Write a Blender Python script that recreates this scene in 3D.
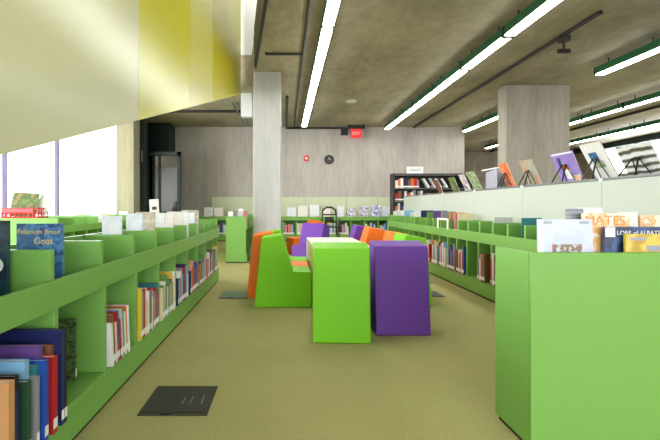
import bpy, bmesh, math, random
from mathutils import Vector, Matrix
R = math.radians
SC = bpy.context.scene
COL = SC.collection
for o in list(bpy.data.objects):
    bpy.data.objects.remove(o)
rnd = random.Random(7)

def lin(c):
    c = c / 255.0
    return c / 12.92 if c <= 0.04045 else ((c + 0.055) / 1.055) ** 2.4
def C(r, g, b):
    return (lin(r), lin(g), lin(b), 1.0)

# ------------------------------------------------------------------ camera, sky, light, exposure
HC = 1.05
cam_d = bpy.data.cameras.new('camera')
cam = bpy.data.objects.new('camera', cam_d)
COL.objects.link(cam)
cam.location = (0, 0, HC)
cam.rotation_euler = (R(90), 0, 0)
cam_d.sensor_width = 36.0
cam_d.lens = 430.0 / 660.0 * 36.0
cam_d.shift_x = 45 / 660
cam_d.shift_y = -13 / 660
cam_d.clip_start = 0.02
cam_d.clip_end = 200
cam_d.dof.use_dof = False
SC.camera = cam

world = bpy.data.worlds.new('sky')
SC.world = world
world.use_nodes = True
bgn = world.node_tree.nodes['Background']
bgn.inputs[0].default_value = (0.93, 0.97, 1.0, 1)
bgn.inputs[1].default_value = 4.5

SC.view_settings.view_transform = 'Standard'
SC.view_settings.look = 'None'
SC.view_settings.gamma = 1.0
SC.view_settings.use_curve_mapping = False
SC.view_settings.exposure = 0.74

def area(name, loc, rot, sx, sy, power, col=(1, 1, 1)):
    d = bpy.data.lights.new(name, 'AREA')
    d.shape = 'RECTANGLE'; d.size = sx; d.size_y = sy; d.energy = power; d.color = col
    o = bpy.data.objects.new(name, d); COL.objects.link(o)
    o.location = loc; o.rotation_euler = [R(a) for a in rot]
    return o
# daylight entering by the tall left windows, the stair well and the right clerestory, plus an added side fill
area('daylight_left', (-6.2, 11.25, 1.8), (-90, 0, 0), 3.4, 3.0, 120, (0.97, 0.98, 1.0))
area('daylight_well', (-1.7, 5.4, 6.3), (0, 0, 0), 1.6, 7.0, 170, (1.0, 1.0, 0.97))
area('side_fill', (-8.6, 3.0, 1.75), (0, -90, 0), 2.6, 12.0, 540, (0.97, 0.98, 1.0))  # added lamp, unseen; brightens the foreground bin's left face
area('daylight_right', (12.8, 12.0, 2.9), (0, 90, 0), 1.1, 9.0, 130, (0.96, 0.98, 1.0))
LAMP = 17.0

# ------------------------------------------------------------------ materials
MATS = {}
def pmat(name, col, rough=0.5, spec=0.4, metal=0.0, emit=None, estr=0, var=0.0, vscale=6.0, bump=0.0, bscale=200, coat=0.0):
    m = bpy.data.materials.new(name); m.use_nodes = True
    nt = m.node_tree; b = nt.nodes['Principled BSDF']
    b.inputs['Base Color'].default_value = col
    b.inputs['Roughness'].default_value = rough
    b.inputs['Specular IOR Level'].default_value = spec
    b.inputs['Metallic'].default_value = metal
    b.inputs['Coat Weight'].default_value = coat
    if emit:
        b.inputs['Emission Color'].default_value = emit
        b.inputs['Emission Strength'].default_value = estr
    if var or bump:
        tc = nt.nodes.new('ShaderNodeTexCoord')
        n = nt.nodes.new('ShaderNodeTexNoise'); n.inputs['Scale'].default_value = vscale
        n.inputs['Detail'].default_value = 4
        nt.links.new(tc.outputs['Object'], n.inputs['Vector'])
        if var:
            mix = nt.nodes.new('ShaderNodeMix'); mix.data_type = 'RGBA'
            mix.inputs[6].default_value = tuple(c * (1 - var) for c in col[:3]) + (1,)
            mix.inputs[7].default_value = tuple(min(1, c * (1 + var)) for c in col[:3]) + (1,)
            nt.links.new(n.outputs['Fac'], mix.inputs[0]); nt.links.new(mix.outputs[2], b.inputs['Base Color'])
        if bump:
            n2 = nt.nodes.new('ShaderNodeTexNoise'); n2.inputs['Scale'].default_value = bscale
            nt.links.new(tc.outputs['Object'], n2.inputs['Vector'])
            bp = nt.nodes.new('ShaderNodeBump'); bp.inputs['Strength'].default_value = bump
            bp.inputs['Distance'].default_value = 0.004
            nt.links.new(n2.outputs['Fac'], bp.inputs['Height']); nt.links.new(bp.outputs[0], b.inputs['Normal'])
    MATS[name] = m
    return m

def concrete(name, c1, c2, sc=(1.6, 1.6, 0.25), rough=0.75):
    m = bpy.data.materials.new(name); m.use_nodes = True
    nt = m.node_tree; b = nt.nodes['Principled BSDF']
    b.inputs['Roughness'].default_value = rough
    b.inputs['Specular IOR Level'].default_value = 0.3
    tc = nt.nodes.new('ShaderNodeTexCoord')
    mp = nt.nodes.new('ShaderNodeMapping'); mp.inputs['Scale'].default_value = sc
    nt.links.new(tc.outputs['Object'], mp.inputs['Vector'])
    n = nt.nodes.new('ShaderNodeTexNoise'); n.inputs['Scale'].default_value = 1.2; n.inputs['Detail'].default_value = 7; n.inputs['Roughness'].default_value = 0.62
    nt.links.new(mp.outputs[0], n.inputs['Vector'])
    mp2 = nt.nodes.new('ShaderNodeMapping'); mp2.inputs['Scale'].default_value = tuple(s * 9 for s in sc)
    nt.links.new(tc.outputs['Object'], mp2.inputs['Vector'])
    n2 = nt.nodes.new('ShaderNodeTexNoise'); n2.inputs['Scale'].default_value = 1.0; n2.inputs['Detail'].default_value = 3
    nt.links.new(mp2.outputs[0], n2.inputs['Vector'])
    ad = nt.nodes.new('ShaderNodeMath'); ad.operation = 'MULTIPLY_ADD'; ad.inputs[1].default_value = 0.45
    nt.links.new(n2.outputs['Fac'], ad.inputs[0]); nt.links.new(n.outputs['Fac'], ad.inputs[2])
    rp = nt.nodes.new('ShaderNodeValToRGB')
    rp.color_ramp.elements[0].position = 0.5; rp.color_ramp.elements[0].color = c1
    rp.color_ramp.elements[1].position = 0.95; rp.color_ramp.elements[1].color = c2
    nt.links.new(ad.outputs[0], rp.inputs[0]); nt.links.new(rp.outputs[0], b.inputs['Base Color'])
    bp = nt.nodes.new('ShaderNodeBump'); bp.inputs['Strength'].default_value = 0.25; bp.inputs['Distance'].default_value = 0.01
    nt.links.new(n2.outputs['Fac'], bp.inputs['Height']); nt.links.new(bp.outputs[0], b.inputs['Normal'])
    MATS[name] = m
    return m

def art(name, bg, cols, kind='blob', scale=14.0, rough=0.35):
    """printed cover: patches of a few inks over a ground colour"""
    m = bpy.data.materials.new(name); m.use_nodes = True
    nt = m.node_tree; b = nt.nodes['Principled BSDF']; b.inputs['Roughness'].default_value = rough
    tc = nt.nodes.new('ShaderNodeTexCoord')
    if kind == 'blob':
        t = nt.nodes.new('ShaderNodeTexNoise'); t.inputs['Scale'].default_value = scale; t.inputs['Detail'].default_value = 2.5
        out = t.outputs['Fac']
    elif kind == 'cell':
        t = nt.nodes.new('ShaderNodeTexVoronoi'); t.inputs['Scale'].default_value = scale
        out = t.outputs['Distance']
    else:
        t = nt.nodes.new('ShaderNodeTexWave'); t.bands_direction = 'Z'; t.inputs['Scale'].default_value = scale; t.inputs['Distortion'].default_value = 3.5
        t.inputs['Detail'].default_value = 2
        out = t.outputs['Fac']
    nt.links.new(tc.outputs['Object'], t.inputs['Vector'])
    rp = nt.nodes.new('ShaderNodeValToRGB'); rp.color_ramp.interpolation = 'EASE'
    e = rp.color_ramp.elements
    e[0].position = 0.0; e[0].color = bg
    e[1].position = 0.42; e[1].color = bg
    for i, c in enumerate(cols):
        q = e.new(0.50 + 0.42 * i / max(1, len(cols))); q.color = c
    nt.links.new(out, rp.inputs[0]); nt.links.new(rp.outputs[0], b.inputs['Base Color'])
    MATS[name] = m
    return m

pmat('shelf_green', C(122, 173, 84), 0.42, 0.35, var=0.03, vscale=3)
pmat('foam_green', C(118, 196, 0), 0.5, 0.3, var=0.02, vscale=3)
pmat('foam_orange', C(245, 118, 28), 0.5, 0.3, var=0.02, vscale=3)
pmat('foam_purple', C(108, 60, 164), 0.5, 0.3, var=0.03, vscale=3)
pmat('white_laminate', C(235, 235, 230), 0.35, 0.4)
pmat('white_paint', C(228, 230, 232), 0.6, 0.3)
pmat('pale_panel', C(190, 196, 186), 0.45, 0.35, var=0.015)
pmat('wainscot', C(204, 208, 178), 0.6, 0.3, var=0.03)
pmat('grey_steel', C(120, 122, 122), 0.4, 0.5, 0.3)
pmat('black_metal', C(26, 26, 28), 0.4, 0.5)
pmat('dark_pipe', C(40, 38, 38), 0.5, 0.4)
pmat('dark_frame', C(14, 36, 34), 0.45, 0.4)
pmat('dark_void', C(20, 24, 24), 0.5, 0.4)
pmat('lamp_green', C(32, 90, 56), 0.45, 0.4)
pmat('lens', C(250, 252, 245), 0.5, 0.2, emit=(1.0, 1.0, 0.93, 1), estr=LAMP)
pmat('red_plastic', C(222, 25, 35), 0.35, 0.5)
pmat('exit_red', C(225, 60, 62), 0.5, 0.3, emit=C(240, 50, 55), estr=0.25)
pmat('mullion', C(120, 110, 150), 0.5, 0.4)
pmat('paper', C(238, 234, 222), 0.8, 0.1)
pmat('label_white', C(242, 242, 240), 0.6, 0.2)
pmat('floor_plate', C(42, 40, 38), 0.38, 0.5, 0.3, var=0.3, vscale=20)
pmat('floor_plate_sheen', C(104, 120, 112), 0.35, 0.5, 0.3, var=0.1, vscale=20)  # paler tone paints the reflection lying on this plate's lid
pmat('plate_rim', C(70, 66, 58), 0.4, 0.5, 0.5)
pmat('shadow_gap', C(60, 62, 40), 0.8, 0.1)  # dark tone paints the shadow line at the floor below the plinths
pmat('grey_board', C(165, 165, 178), 0.6, 0.3)
pmat('gold_ink', C(208, 180, 90), 0.5, 0.3)
pmat('orange_ink', C(238, 150, 80), 0.5, 0.3)
pmat('white_ink', C(240, 240, 240), 0.5, 0.3)
pmat('glyph_dark', C(70, 70, 75), 0.5, 0.3)
concrete('concrete_wall', C(164, 156, 149), C(194, 187, 180))
concrete('concrete_column', C(164, 163, 162), C(188, 187, 186))
concrete('concrete_pillar', C(150, 143, 132), C(184, 177, 166))
concrete('concrete_pier', C(146, 139, 118), C(178, 170, 148))
concrete('concrete_ceiling', C(140, 132, 112), C(182, 173, 152), (0.9, 0.5, 1.0))
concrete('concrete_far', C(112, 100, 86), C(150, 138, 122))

def carpet():
    m = bpy.data.materials.new('carpet'); m.use_nodes = True
    nt = m.node_tree; b = nt.nodes['Principled BSDF']; b.inputs['Roughness'].default_value = 0.95
    b.inputs['Specular IOR Level'].default_value = 0.1
    tc = nt.nodes.new('ShaderNodeTexCoord')
    n = nt.nodes.new('ShaderNodeTexNoise'); n.inputs['Scale'].default_value = 140; n.inputs['Detail'].default_value = 3
    n2 = nt.nodes.new('ShaderNodeTexNoise'); n2.inputs['Scale'].default_value = 1.4; n2.inputs['Detail'].default_value = 3
    for q in (n, n2): nt.links.new(tc.outputs['Object'], q.inputs['Vector'])
    ad = nt.nodes.new('ShaderNodeMath'); ad.operation = 'MULTIPLY_ADD'; ad.inputs[1].default_value = 0.25
    nt.links.new(n2.outputs['Fac'], ad.inputs[0]); nt.links.new(n.outputs['Fac'], ad.inputs[2])
    rp = nt.nodes.new('ShaderNodeValToRGB')
    rp.color_ramp.elements[0].position = 0.38; rp.color_ramp.elements[0].color = C(142, 138, 88)
    rp.color_ramp.elements[1].position = 0.86; rp.color_ramp.elements[1].color = C(184, 179, 124)
    nt.links.new(ad.outputs[0], rp.inputs[0]); nt.links.new(rp.outputs[0], b.inputs['Base Color'])
    bp = nt.nodes.new('ShaderNodeBump'); bp.inputs['Strength'].default_value = 0.5; bp.inputs['Distance'].default_value = 0.004
    nt.links.new(n.outputs['Fac'], bp.inputs['Height']); nt.links.new(bp.outputs[0], b.inputs['Normal'])
    MATS['carpet'] = m
carpet()

def translucent_panel(name, col, tr=0.22):
    m = bpy.data.materials.new(name); m.use_nodes = True
    nt = m.node_tree; b = nt.nodes['Principled BSDF']; out = nt.nodes['Material Output']
    b.inputs['Base Color'].default_value = col; b.inputs['Roughness'].default_value = 0.24
    b.inputs['Specular IOR Level'].default_value = 0.6
    t = nt.nodes.new('ShaderNodeBsdfTranslucent'); t.inputs['Color'].default_value = col
    mx = nt.nodes.new('ShaderNodeMixShader'); mx.inputs[0].default_value = tr
    nt.links.new(b.outputs[0], mx.inputs[1]); nt.links.new(t.outputs[0], mx.inputs[2]); nt.links.new(mx.outputs[0], out.inputs[0])
    MATS[name] = m
translucent_panel('panel_pale', C(218, 216, 172))
translucent_panel('panel_yellow', C(218, 213, 36))
translucent_panel('panel_soft', C(218, 213, 118))
translucent_panel('panel_deep', C(206, 197, 24))

def glass(name, tint, f=0.08):
    m = bpy.data.materials.new(name); m.use_nodes = True
    nt = m.node_tree; out = nt.nodes['Material Output']; nt.nodes.remove(nt.nodes['Principled BSDF'])
    t = nt.nodes.new('ShaderNodeBsdfTransparent'); t.inputs[0].default_value = tint
    g = nt.nodes.new('ShaderNodeBsdfGlossy'); g.inputs['Roughness'].default_value = 0.05
    mx = nt.nodes.new('ShaderNodeMixShader'); mx.inputs[0].default_value = f
    nt.links.new(t.outputs[0], mx.inputs[1]); nt.links.new(g.outputs[0], mx.inputs[2]); nt.links.new(mx.outputs[0], out.inputs[0])
    MATS[name] = m
glass('clear_glass', (0.95, 0.97, 1, 1))
glass('smoked_glass', (0.035, 0.05, 0.05, 1), 0.1)

# book cloths: name, word, colour
CLOTH = [('red', (178, 32, 36)), ('navy', (34, 40, 92)), ('royal blue', (38, 78, 172)), ('sky blue', (128, 176, 214)),
         ('white', (232, 230, 226)), ('cream', (226, 212, 176)), ('orange', (222, 112, 48)), ('yellow', (228, 190, 64)),
         ('leaf green', (104, 150, 70)), ('dark green', (44, 78, 58)), ('black', (36, 34, 38)), ('brown', (122, 78, 52)),
         ('pink', (220, 140, 150)), ('purple', (104, 72, 140)), ('teal', (52, 122, 132)), ('grey', (140, 142, 146)),
         ('tan', (206, 150, 100)), ('pale grey', (205, 206, 212))]
CL = {}
for w, c in CLOTH:
    CL[w] = pmat('cloth_' + w.replace(' ', '_'), C(*c), 0.45, 0.35, var=0.12, vscale=18)

# ------------------------------------------------------------------ helpers
class MB:
    def __init__(s): s.v = []; s.f = []; s.m = []; s.mats = []
    def mi(s, m):
        m = MATS[m] if isinstance(m, str) else m
        if m not in s.mats: s.mats.append(m)
        return s.mats.index(m)
    def box(s, x0, x1, y0, y1, z0, z1, m):
        k = s.mi(m); n = len(s.v)
        s.v += [(x0, y0, z0), (x1, y0, z0), (x1, y1, z0), (x0, y1, z0), (x0, y0, z1), (x1, y0, z1), (x1, y1, z1), (x0, y1, z1)]
        for f in ((0, 3, 2, 1), (4, 5, 6, 7), (0, 1, 5, 4), (1, 2, 6, 5), (2, 3, 7, 6), (3, 0, 4, 7)):
            s.f.append(tuple(n + i for i in f)); s.m.append(k)
        return s
    def prism(s, pts, axis, a0, a1, m):
        """pts: 2D outline; axis 0 -> pts are (y,z) extruded in x; 1 -> (x,z) in y; 2 -> (x,y) in z"""
        k = s.mi(m); n = len(s.v); N = len(pts)
        def put(p, a):
            return (a, p[0], p[1]) if axis == 0 else ((p[0], a, p[1]) if axis == 1 else (p[0], p[1], a))
        s.v += [put(p, a0) for p in pts] + [put(p, a1) for p in pts]
        s.f.append(tuple(n + i for i in range(N))[::-1]); s.m.append(k)
        s.f.append(tuple(n + N + i for i in range(N))); s.m.append(k)
        for i in range(N):
            j = (i + 1) % N
            s.f.append((n + i, n + j, n + N + j, n + N + i)); s.m.append(k)
        return s
    def tube(s, pts, r, m, seg=8):
        k = s.mi(m)
        pts = [Vector(p) for p in pts]; rings = []
        for i, p in enumerate(pts):
            d = (pts[min(i + 1, len(pts) - 1)] - pts[max(i - 1, 0)]).normalized()
            a = Vector((0, 0, 1)) if abs(d.z) < 0.9 else Vector((1, 0, 0))
            u = d.cross(a).normalized(); w = d.cross(u).normalized()
            n = len(s.v)
            for q in range(seg):
                t = 2 * math.pi * q / seg
                s.v.append(tuple(p + u * (r * math.cos(t)) + w * (r * math.sin(t))))
            rings.append(n)
        for a, b in zip(rings, rings[1:]):
            for q in range(seg):
                w = (q + 1) % seg
                s.f.append((a + q, a + w, b + w, b + q)); s.m.append(k)
        s.f.append(tuple(rings[0] + q for q in range(seg))[::-1]); s.m.append(k)
        s.f.append(tuple(rings[-1] + q for q in range(seg))); s.m.append(k)
        return s
    def disc(s, c, r, h, axis, m, seg=28):
        k = s.mi(m); n = len(s.v)
        for a in (0, h):
            for q in range(seg):
                t = 2 * math.pi * q / seg; u, w = r * math.cos(t), r * math.sin(t)
                s.v.append((c[0] + u, c[1] + w, c[2] + a) if axis == 2 else ((c[0] + u, c[1] + a, c[2] + w) if axis == 1 else (c[0] + a, c[1] + u, c[2] + w)))
        s.f.append(tuple(n + i for i in range(seg))[::-1]); s.m.append(k)
        s.f.append(tuple(n + seg + i for i in range(seg))); s.m.append(k)
        for i in range(seg):
            j = (i + 1) % seg
            s.f.append((n + i, n + j, n + seg + j, n + seg + i)); s.m.append(k)
        return s
    def build(s, name, parent=None, bevel=0.0, bseg=2):
        me = bpy.data.meshes.new(name)
        me.from_pydata(s.v, [], s.f)
        for m in s.mats: me.materials.append(m)
        for p, k in zip(me.polygons, s.m): p.material_index = k
        bm = bmesh.new(); bm.from_mesh(me); bmesh.ops.recalc_face_normals(bm, faces=bm.faces); bm.to_mesh(me); bm.free()
        o = bpy.data.objects.new(name, me); COL.objects.link(o)
        if parent: o.parent = parent
        if bevel:
            b = o.modifiers.new('bevel', 'BEVEL'); b.width = bevel; b.segments = bseg; b.limit_method = 'ANGLE'
            b.harden_normals = False
        return o

def tag(o, label=None, cat=None, group=None, kind=None):
    if label: o['label'] = label
    if cat: o['category'] = cat
    if group: o['group'] = group
    if kind: o['kind'] = kind
    return o
def thing(name, label, cat, loc=(0, 0, 0), rot=(0, 0, 0), group=None):
    o = bpy.data.objects.new(name, None); COL.objects.link(o)
    o.empty_display_size = 0.1
    o.location = loc; o.rotation_euler = rot
    return tag(o, label, cat, group)
def struct(o): return tag(o, kind='structure')
def textpart(name, body, size, mat, parent, loc, rot, extrude=0.0004):
    cu = bpy.data.curves.new(name, 'FONT'); cu.body = body; cu.size = size; cu.extrude = extrude
    cu.align_x = 'CENTER'; cu.align_y = 'CENTER'
    cu.materials.append(MATS[mat])
    o = bpy.data.objects.new(name, cu); COL.objects.link(o)
    bpy.context.view_layer.update()
    me = bpy.data.meshes.new_from_object(o.evaluated_get(bpy.context.evaluated_depsgraph_get()))
    bpy.data.objects.remove(o); bpy.data.curves.remove(cu)
    o = bpy.data.objects.new(name, me); COL.objects.link(o)
    o.parent = parent; o.location = loc; o.rotation_euler = rot
    return o
def copy_tree(o, parent=None):
    c = o.copy(); COL.objects.link(c); c.parent = parent
    for ch in list(o.children): copy_tree(ch, c)
    return c
ORD = ['first', 'second', 'third', 'fourth', 'fifth', 'sixth', 'seventh', 'eighth', 'ninth', 'tenth', 'eleventh', 'twelfth',
       'thirteenth', 'fourteenth', 'fifteenth', 'sixteenth', 'seventeenth', 'eighteenth', 'nineteenth', 'twentieth']

# ------------------------------------------------------------------ the room
ZC = 3.64
struct(MB().box(-9, 13.2, -4, 20.2, -0.2, 0, 'carpet').build('floor'))
# ceiling slab with the stair opening cut out
OPEN = [(-2.7, 1.5), (0.22, 1.5), (-0.55, 7.9), (-0.72, 9.3), (-2.7, 9.3)]
mb = MB()
for poly in ([(-9, -4), (13.2, -4), (13.2, 1.5), (-9, 1.5)], [(-9, 1.5), (-2.7, 1.5), (-2.7, 9.3), (-9, 9.3)],
             [(0.22, 1.5), (13.2, 1.5), (13.2, 9.3), (-0.72, 9.3), (-0.55, 7.9)], [(-9, 9.3), (13.2, 9.3), (13.2, 20.2), (-4.44, 20.2), (-4.44, 11.7), (-9, 11.7)]):
    mb.prism(poly, 2, ZC, ZC + 0.7, 'concrete_ceiling')
struct(mb.build('ceiling'))
mb = MB()
mb.box(-2.8, 0.4, 9.3, 9.4, ZC + 0.7, 6.8, 'white_paint')
mb.box(-2.8, -2.7, 1.4, 9.4, ZC + 0.7, 6.8, 'white_paint')
mb.box(-2.8, 0.6, 1.4, 1.5, ZC + 0.7, 6.8, 'white_paint')
mb.box(0.5, 0.6, 1.4, 9.4, ZC + 0.7, 6.8, 'white_paint')
mb.box(-2.8, 0.6, 1.4, 9.4, 6.8, 6.9, 'white_paint')  # unseen lid added to cut sky light on the yellow panels
struct(mb.build('wall_stairwell'))
mb = MB()   # dark metal edging along the skewed side of the opening
mb.prism([(0.20, 1.5), (0.25, 1.5), (-0.52, 7.9), (-0.57, 7.9)], 2, ZC - 0.03, ZC + 0.72, 'dark_pipe')
struct(mb.build('trim_1'))

struct(MB().box(-3.75, 5.8, 13.9, 14.2, 0, ZC, 'concrete_wall').box(5.5, 5.8, 14.2, 20.2, 0, ZC, 'concrete_wall').build('wall_back'))
mb = MB()
xs = [-2.36, -1.15, 0.66, 2.0, 3.0, 4.4, 5.78]
for a, b in zip(xs, xs[1:]): mb.box(a, b - 0.012, 13.875, 13.899, 0.02, 1.37, 'wainscot')
struct(mb.build('trim_2'))
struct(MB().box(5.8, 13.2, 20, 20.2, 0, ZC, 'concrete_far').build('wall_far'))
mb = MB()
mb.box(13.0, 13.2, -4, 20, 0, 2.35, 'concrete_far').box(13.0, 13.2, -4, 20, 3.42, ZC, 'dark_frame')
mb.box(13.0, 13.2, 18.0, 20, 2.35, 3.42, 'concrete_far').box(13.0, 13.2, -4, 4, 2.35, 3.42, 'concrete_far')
struct(mb.build('wall_right'))
t = thing('window_3', None, None, (13.1, 11, 2.35)); struct(t)
MB().box(-0.01, 0.01, -7, 7, 0, 1.07, 'clear_glass').build('pane', t)
mb = MB()
for k in range(8): mb.box(-0.05, 0.05, -7 + 2 * k - 0.03, -7 + 2 * k + 0.03, 0, 1.07, 'grey_steel')
mb.build('mullion', t)
struct(MB().box(-9, -8.8, -4, 11.7, 0, 0.4, 'white_paint').box(-9, -8.8, -4, 11.7, 3.1, ZC, 'white_paint').box(-9, -8.8, -4, -3.0, 0.4, 3.1, 'white_paint').box(-9, -8.8, 9.2, 11.7, 0.4, 3.1, 'white_paint').build('wall_left'))  # opening in the unseen wall added to let light in from the left
mb = MB().box(-9, -1.5, -4, -3.8, 0, ZC, 'white_paint').box(6.0, 13.2, -4, -3.8, 0, ZC, 'white_paint').box(-1.5, 6.0, -4, -3.8, 0, 0.5, 'white_paint').box(-1.5, 6.0, -4, -3.8, 3.0, ZC, 'white_paint')  # opening behind the camera added to let sky in as front fill
struct(mb.build('wall_front'))

# window wall, pier, dark vestibule on the left
WY = 11.5
def window(name, x0, x1):
    t = thing(name, None, None, ((x0 + x1) / 2, WY, 0)); struct(t)
    w = (x1 - x0) / 2
    MB().box(-w, w, -0.008, 0.008, 0.05, ZC, 'clear_glass').build('pane', t)
    MB().box(-w, -w + 0.07, -0.07, 0.07, 0, ZC, 'mullion').box(w - 0.005, w, -0.05, 0.05, 0, ZC, 'mullion').box(-w, w, -0.06, 0.06, 0, 0.08, 'mullion').build('frame', t)
window('window_1', -7.53, -6.13)
window('window_2', -6.13, -4.44)
window('window_4', -8.8, -7.53)
struct(MB().box(-4.44, -3.98, 11.3, 12.0, 0, ZC, 'concrete_pier').build('trim_3'))
t = struct(thing('door_1', None, None, (-3.6, 11.9, 0)))
mb = MB().box(-0.38, -0.24, -0.12, 0.12, 0, ZC, 'dark_frame')
mb.box(0.54, 0.62, 0.3, 0.42, 0, 2.62, 'dark_frame').box(-0.24, 0.62, 0.3, 0.42, 2.5, 2.62, 'dark_frame').box(0.0, 0.06, 0.3, 0.42, 0, 2.5, 'dark_frame')
mb.build('frame', t)
MB().box(-0.24, 0.0, 0.34, 0.38, 0, 2.5, 'smoked_glass').box(0.06, 0.54, 0.34, 0.38, 0, 2.5, 'smoked_glass').build('pane', t)
MB().box(-0.33, -0.30, -0.15, -0.121, 2.3, 2.6, 'grey_steel').build('door_handle', t)
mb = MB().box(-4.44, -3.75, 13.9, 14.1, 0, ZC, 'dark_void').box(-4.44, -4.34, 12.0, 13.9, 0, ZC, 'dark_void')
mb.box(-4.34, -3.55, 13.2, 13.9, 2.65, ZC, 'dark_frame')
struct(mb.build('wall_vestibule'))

# columns
struct(MB().box(-0.613, -0.077, 8.24, 8.8, 0, ZC + 0.7, 'concrete_column').build('column_left', bevel=0.015))
mb = MB().box(4.68, 6.03, 9.1, 9.47, 0, ZC, 'concrete_pillar')
struct(mb.build('column_right', bevel=0.015))

# ------------------------------------------------------------------ stair side with coloured panels
st = thing('staircase', 'rising stair side clad in pale and yellow translucent panels, top left', 'staircase', (-0.94, 0, 0))
def zb(y): return 1.61 + 0.288 * (y - 2.77)
js = [-0.2, 1.39, 2.77, 4.25, 5.61, 9.2]
for (a, b), m, lb in zip(zip(js, js[1:]), ['panel_pale', 'panel_pale', 'panel_yellow', 'panel_soft', 'panel_deep'],
                         ['pale cream panel', 'pale cream panel', 'bright yellow panel', 'soft yellow panel', 'deep yellow panel']):
    o = MB().prism([(a, zb(a)), (b - 0.006, zb(b - 0.006)), (b - 0.006, zb(b) + 2.3), (a, zb(a) + 2.3)], 0, -0.03, 0, m).build('side_panel', st)
    o['label'] = lb
MB().prism([(-0.2, zb(-0.2) + 0.05), (9.2, zb(9.2) + 0.05), (9.2, zb(9.2) + 0.25), (-0.2, zb(-0.2) + 0.25)], 0, -1.5, -0.04, 'concrete_column').build('stair_slab', st)

# ------------------------------------------------------------------ lights and services at the ceiling
def light_proto():
    t = thing('ceiling_light', None, 'ceiling light', (0, 0, 3.40))
    L = 0.70
    mb = MB().box(-0.075, 0.075, -L + 0.025, L - 0.025, 0.013, 0.14, 'lamp_green')
    mb.build('housing', t, 0.004, 1)
    MB().box(-0.068, 0.068, -L + 0.034, L - 0.034, -0.004, 0.012, 'lens').build('diffuser', t)
    for a, b in ((-L, -L + 0.024), (L - 0.024, L)): MB().box(-0.078, 0.078, a, b, -0.012, 0.141, 'dark_frame').build('end_cap', t)
    for y in (-0.45, 0.45): MB().tube([(0, y, 0.14), (0, y, 0.24)], 0.012, 'black_metal', 6).build('hanger', t)
    return t
lp = light_proto(); first = True
rows = [('central', 0.56, [4.9 + 1.4 * k for k in range(6)], 'over the foam chairs'),
        ('second', 3.08, [5.22 + 1.42 * k for k in range(6)], 'over the right bookcase'),
        ('third', 5.60, [6.99, 11.31, 12.73], 'beside the thick concrete column'),
        ('fourth', 8.10, [9.5, 10.92, 12.34, 16.6], 'beyond the thick column'),
        ('fifth', 10.65, [12.3 + 1.42 * k for k in range(4)], 'near the right windows')]
for rn, x, ys, where in rows:
    for i, y in enumerate(ys):
        o = lp if first else copy_tree(lp); first = False
        o.location = (x, y, 3.40)
        tag(o, f'strip light, {ORD[i]} from near end of {rn} row, {where}', 'ceiling light', f'strip lights in the {rn} row')

def conduit(name, label, paths, r=0.022, extra=None):
    mb = MB()
    for p in paths: mb.tube(p, r, 'dark_pipe', 8)
    o = mb.build(name); tag(o, label, 'pipe')
    if extra: extra(o)
    return o
zp = ZC - 0.03
conduit('ceiling_conduit', 'dark conduit along the ceiling left of the central strip lights', [[(0.30, 3.0, zp), (0.30, 13.85, zp)], [(0.30, 7.2, zp), (-0.32, 7.2, zp), (-0.32, 7.2, ZC)]])
conduit('ceiling_conduit', 'dark conduit running along the top of the back wall', [[(0.05, 10.0, zp), (0.05, 13.85, zp - 0.02), (1.95, 13.85, zp - 0.02)]], 0.032)
tag(MB().box(1.80, 2.02, 13.80, 13.899, 3.36, 3.60, 'black_metal').build('junction_box', bevel=0.01), 'black square box at the end of the back wall conduit', 'box')
conduit('ceiling_conduit', 'dark conduit on the ceiling beside the second row of lights', [[(4.15, 5.65, zp), (4.15, 13.85, zp)]], 0.03)
tag(MB().tube([(4.15, 6.4, 3.52), (4.15, 6.4, 3.58)], 0.09, 'dark_pipe', 14).tube([(4.15, 6.4, 3.36), (4.15, 6.4, 3.53)], 0.018, 'dark_pipe').box(4.06, 4.24, 6.38, 6.42, 3.34, 3.4, 'dark_pipe').build('sprinkler_head'),
    'dark sprinkler fitting hanging from the conduit by the second light row', 'sprinkler')
conduit('ceiling_conduit', 'dark conduit on the ceiling between the right-hand light rows', [[(9.5, 8.0, zp), (9.5, 19.9, zp)]], 0.035)
conduit('ceiling_conduit', 'dark pipe across the ceiling beyond the yellow stair panel', [[(-3.4, 11.5, zp), (-0.9, 11.5, zp)]], 0.04)
tag(MB().tube([(-1.30, 10.6, 3.62), (-1.12, 12.4, 3.4)], 0.02, 'grey_steel').tube([(-1.2, 10.6, 3.62), (-1.02, 12.4, 3.4)], 0.02, 'grey_steel').tube([(-1.12, 12.4, 3.4), (-1.12, 12.4, ZC)], 0.015, 'grey_steel').build('ceiling_rail'),
    'pair of pale metal rods slanting under the ceiling left of the column', 'rail')
tag(MB().box(-1.0, -0.75, 9.75, 9.95, 3.1, ZC, 'white_paint').build('speaker_box', bevel=0.01), 'white box fixed under the ceiling at the left of the column', 'box')
tag(MB().disc((1.62, 10.5, ZC - 0.025), 0.13, 0.025, 2, 'white_paint').build('ceiling_speaker'), 'round white ceiling disc in front of the exit sign', 'ceiling speaker')
t = thing('exit_sign', 'red exit sign on black mount, top of the back wall', 'sign', (2.25, 13.6, 3.25))
MB().box(-0.27, 0.27, -0.05, 0.05, 0.27, 0.39, 'black_metal').build('mount', t, 0.005)
MB().box(-0.17, 0.17, -0.02, 0.02, -0.02, 0.27, 'exit_red').build('sign_face', t, 0.004)
textpart('lettering', 'EXIT', 0.13, 'white_ink', t, (0, -0.022, 0.12), (R(90), 0, 0))
t = thing('fire_alarm', 'small red fire alarm strobe on the back wall', 'alarm', (0.685, 13.9, 2.62))
MB().box(-0.075, 0.075, -0.05, 0, -0.09, 0.09, 'red_plastic').build('body', t, 0.008)
MB().box(-0.035, 0.035, -0.075, -0.05, -0.035, 0.035, 'label_white').build('strobe_lens', t, 0.008)
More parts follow.
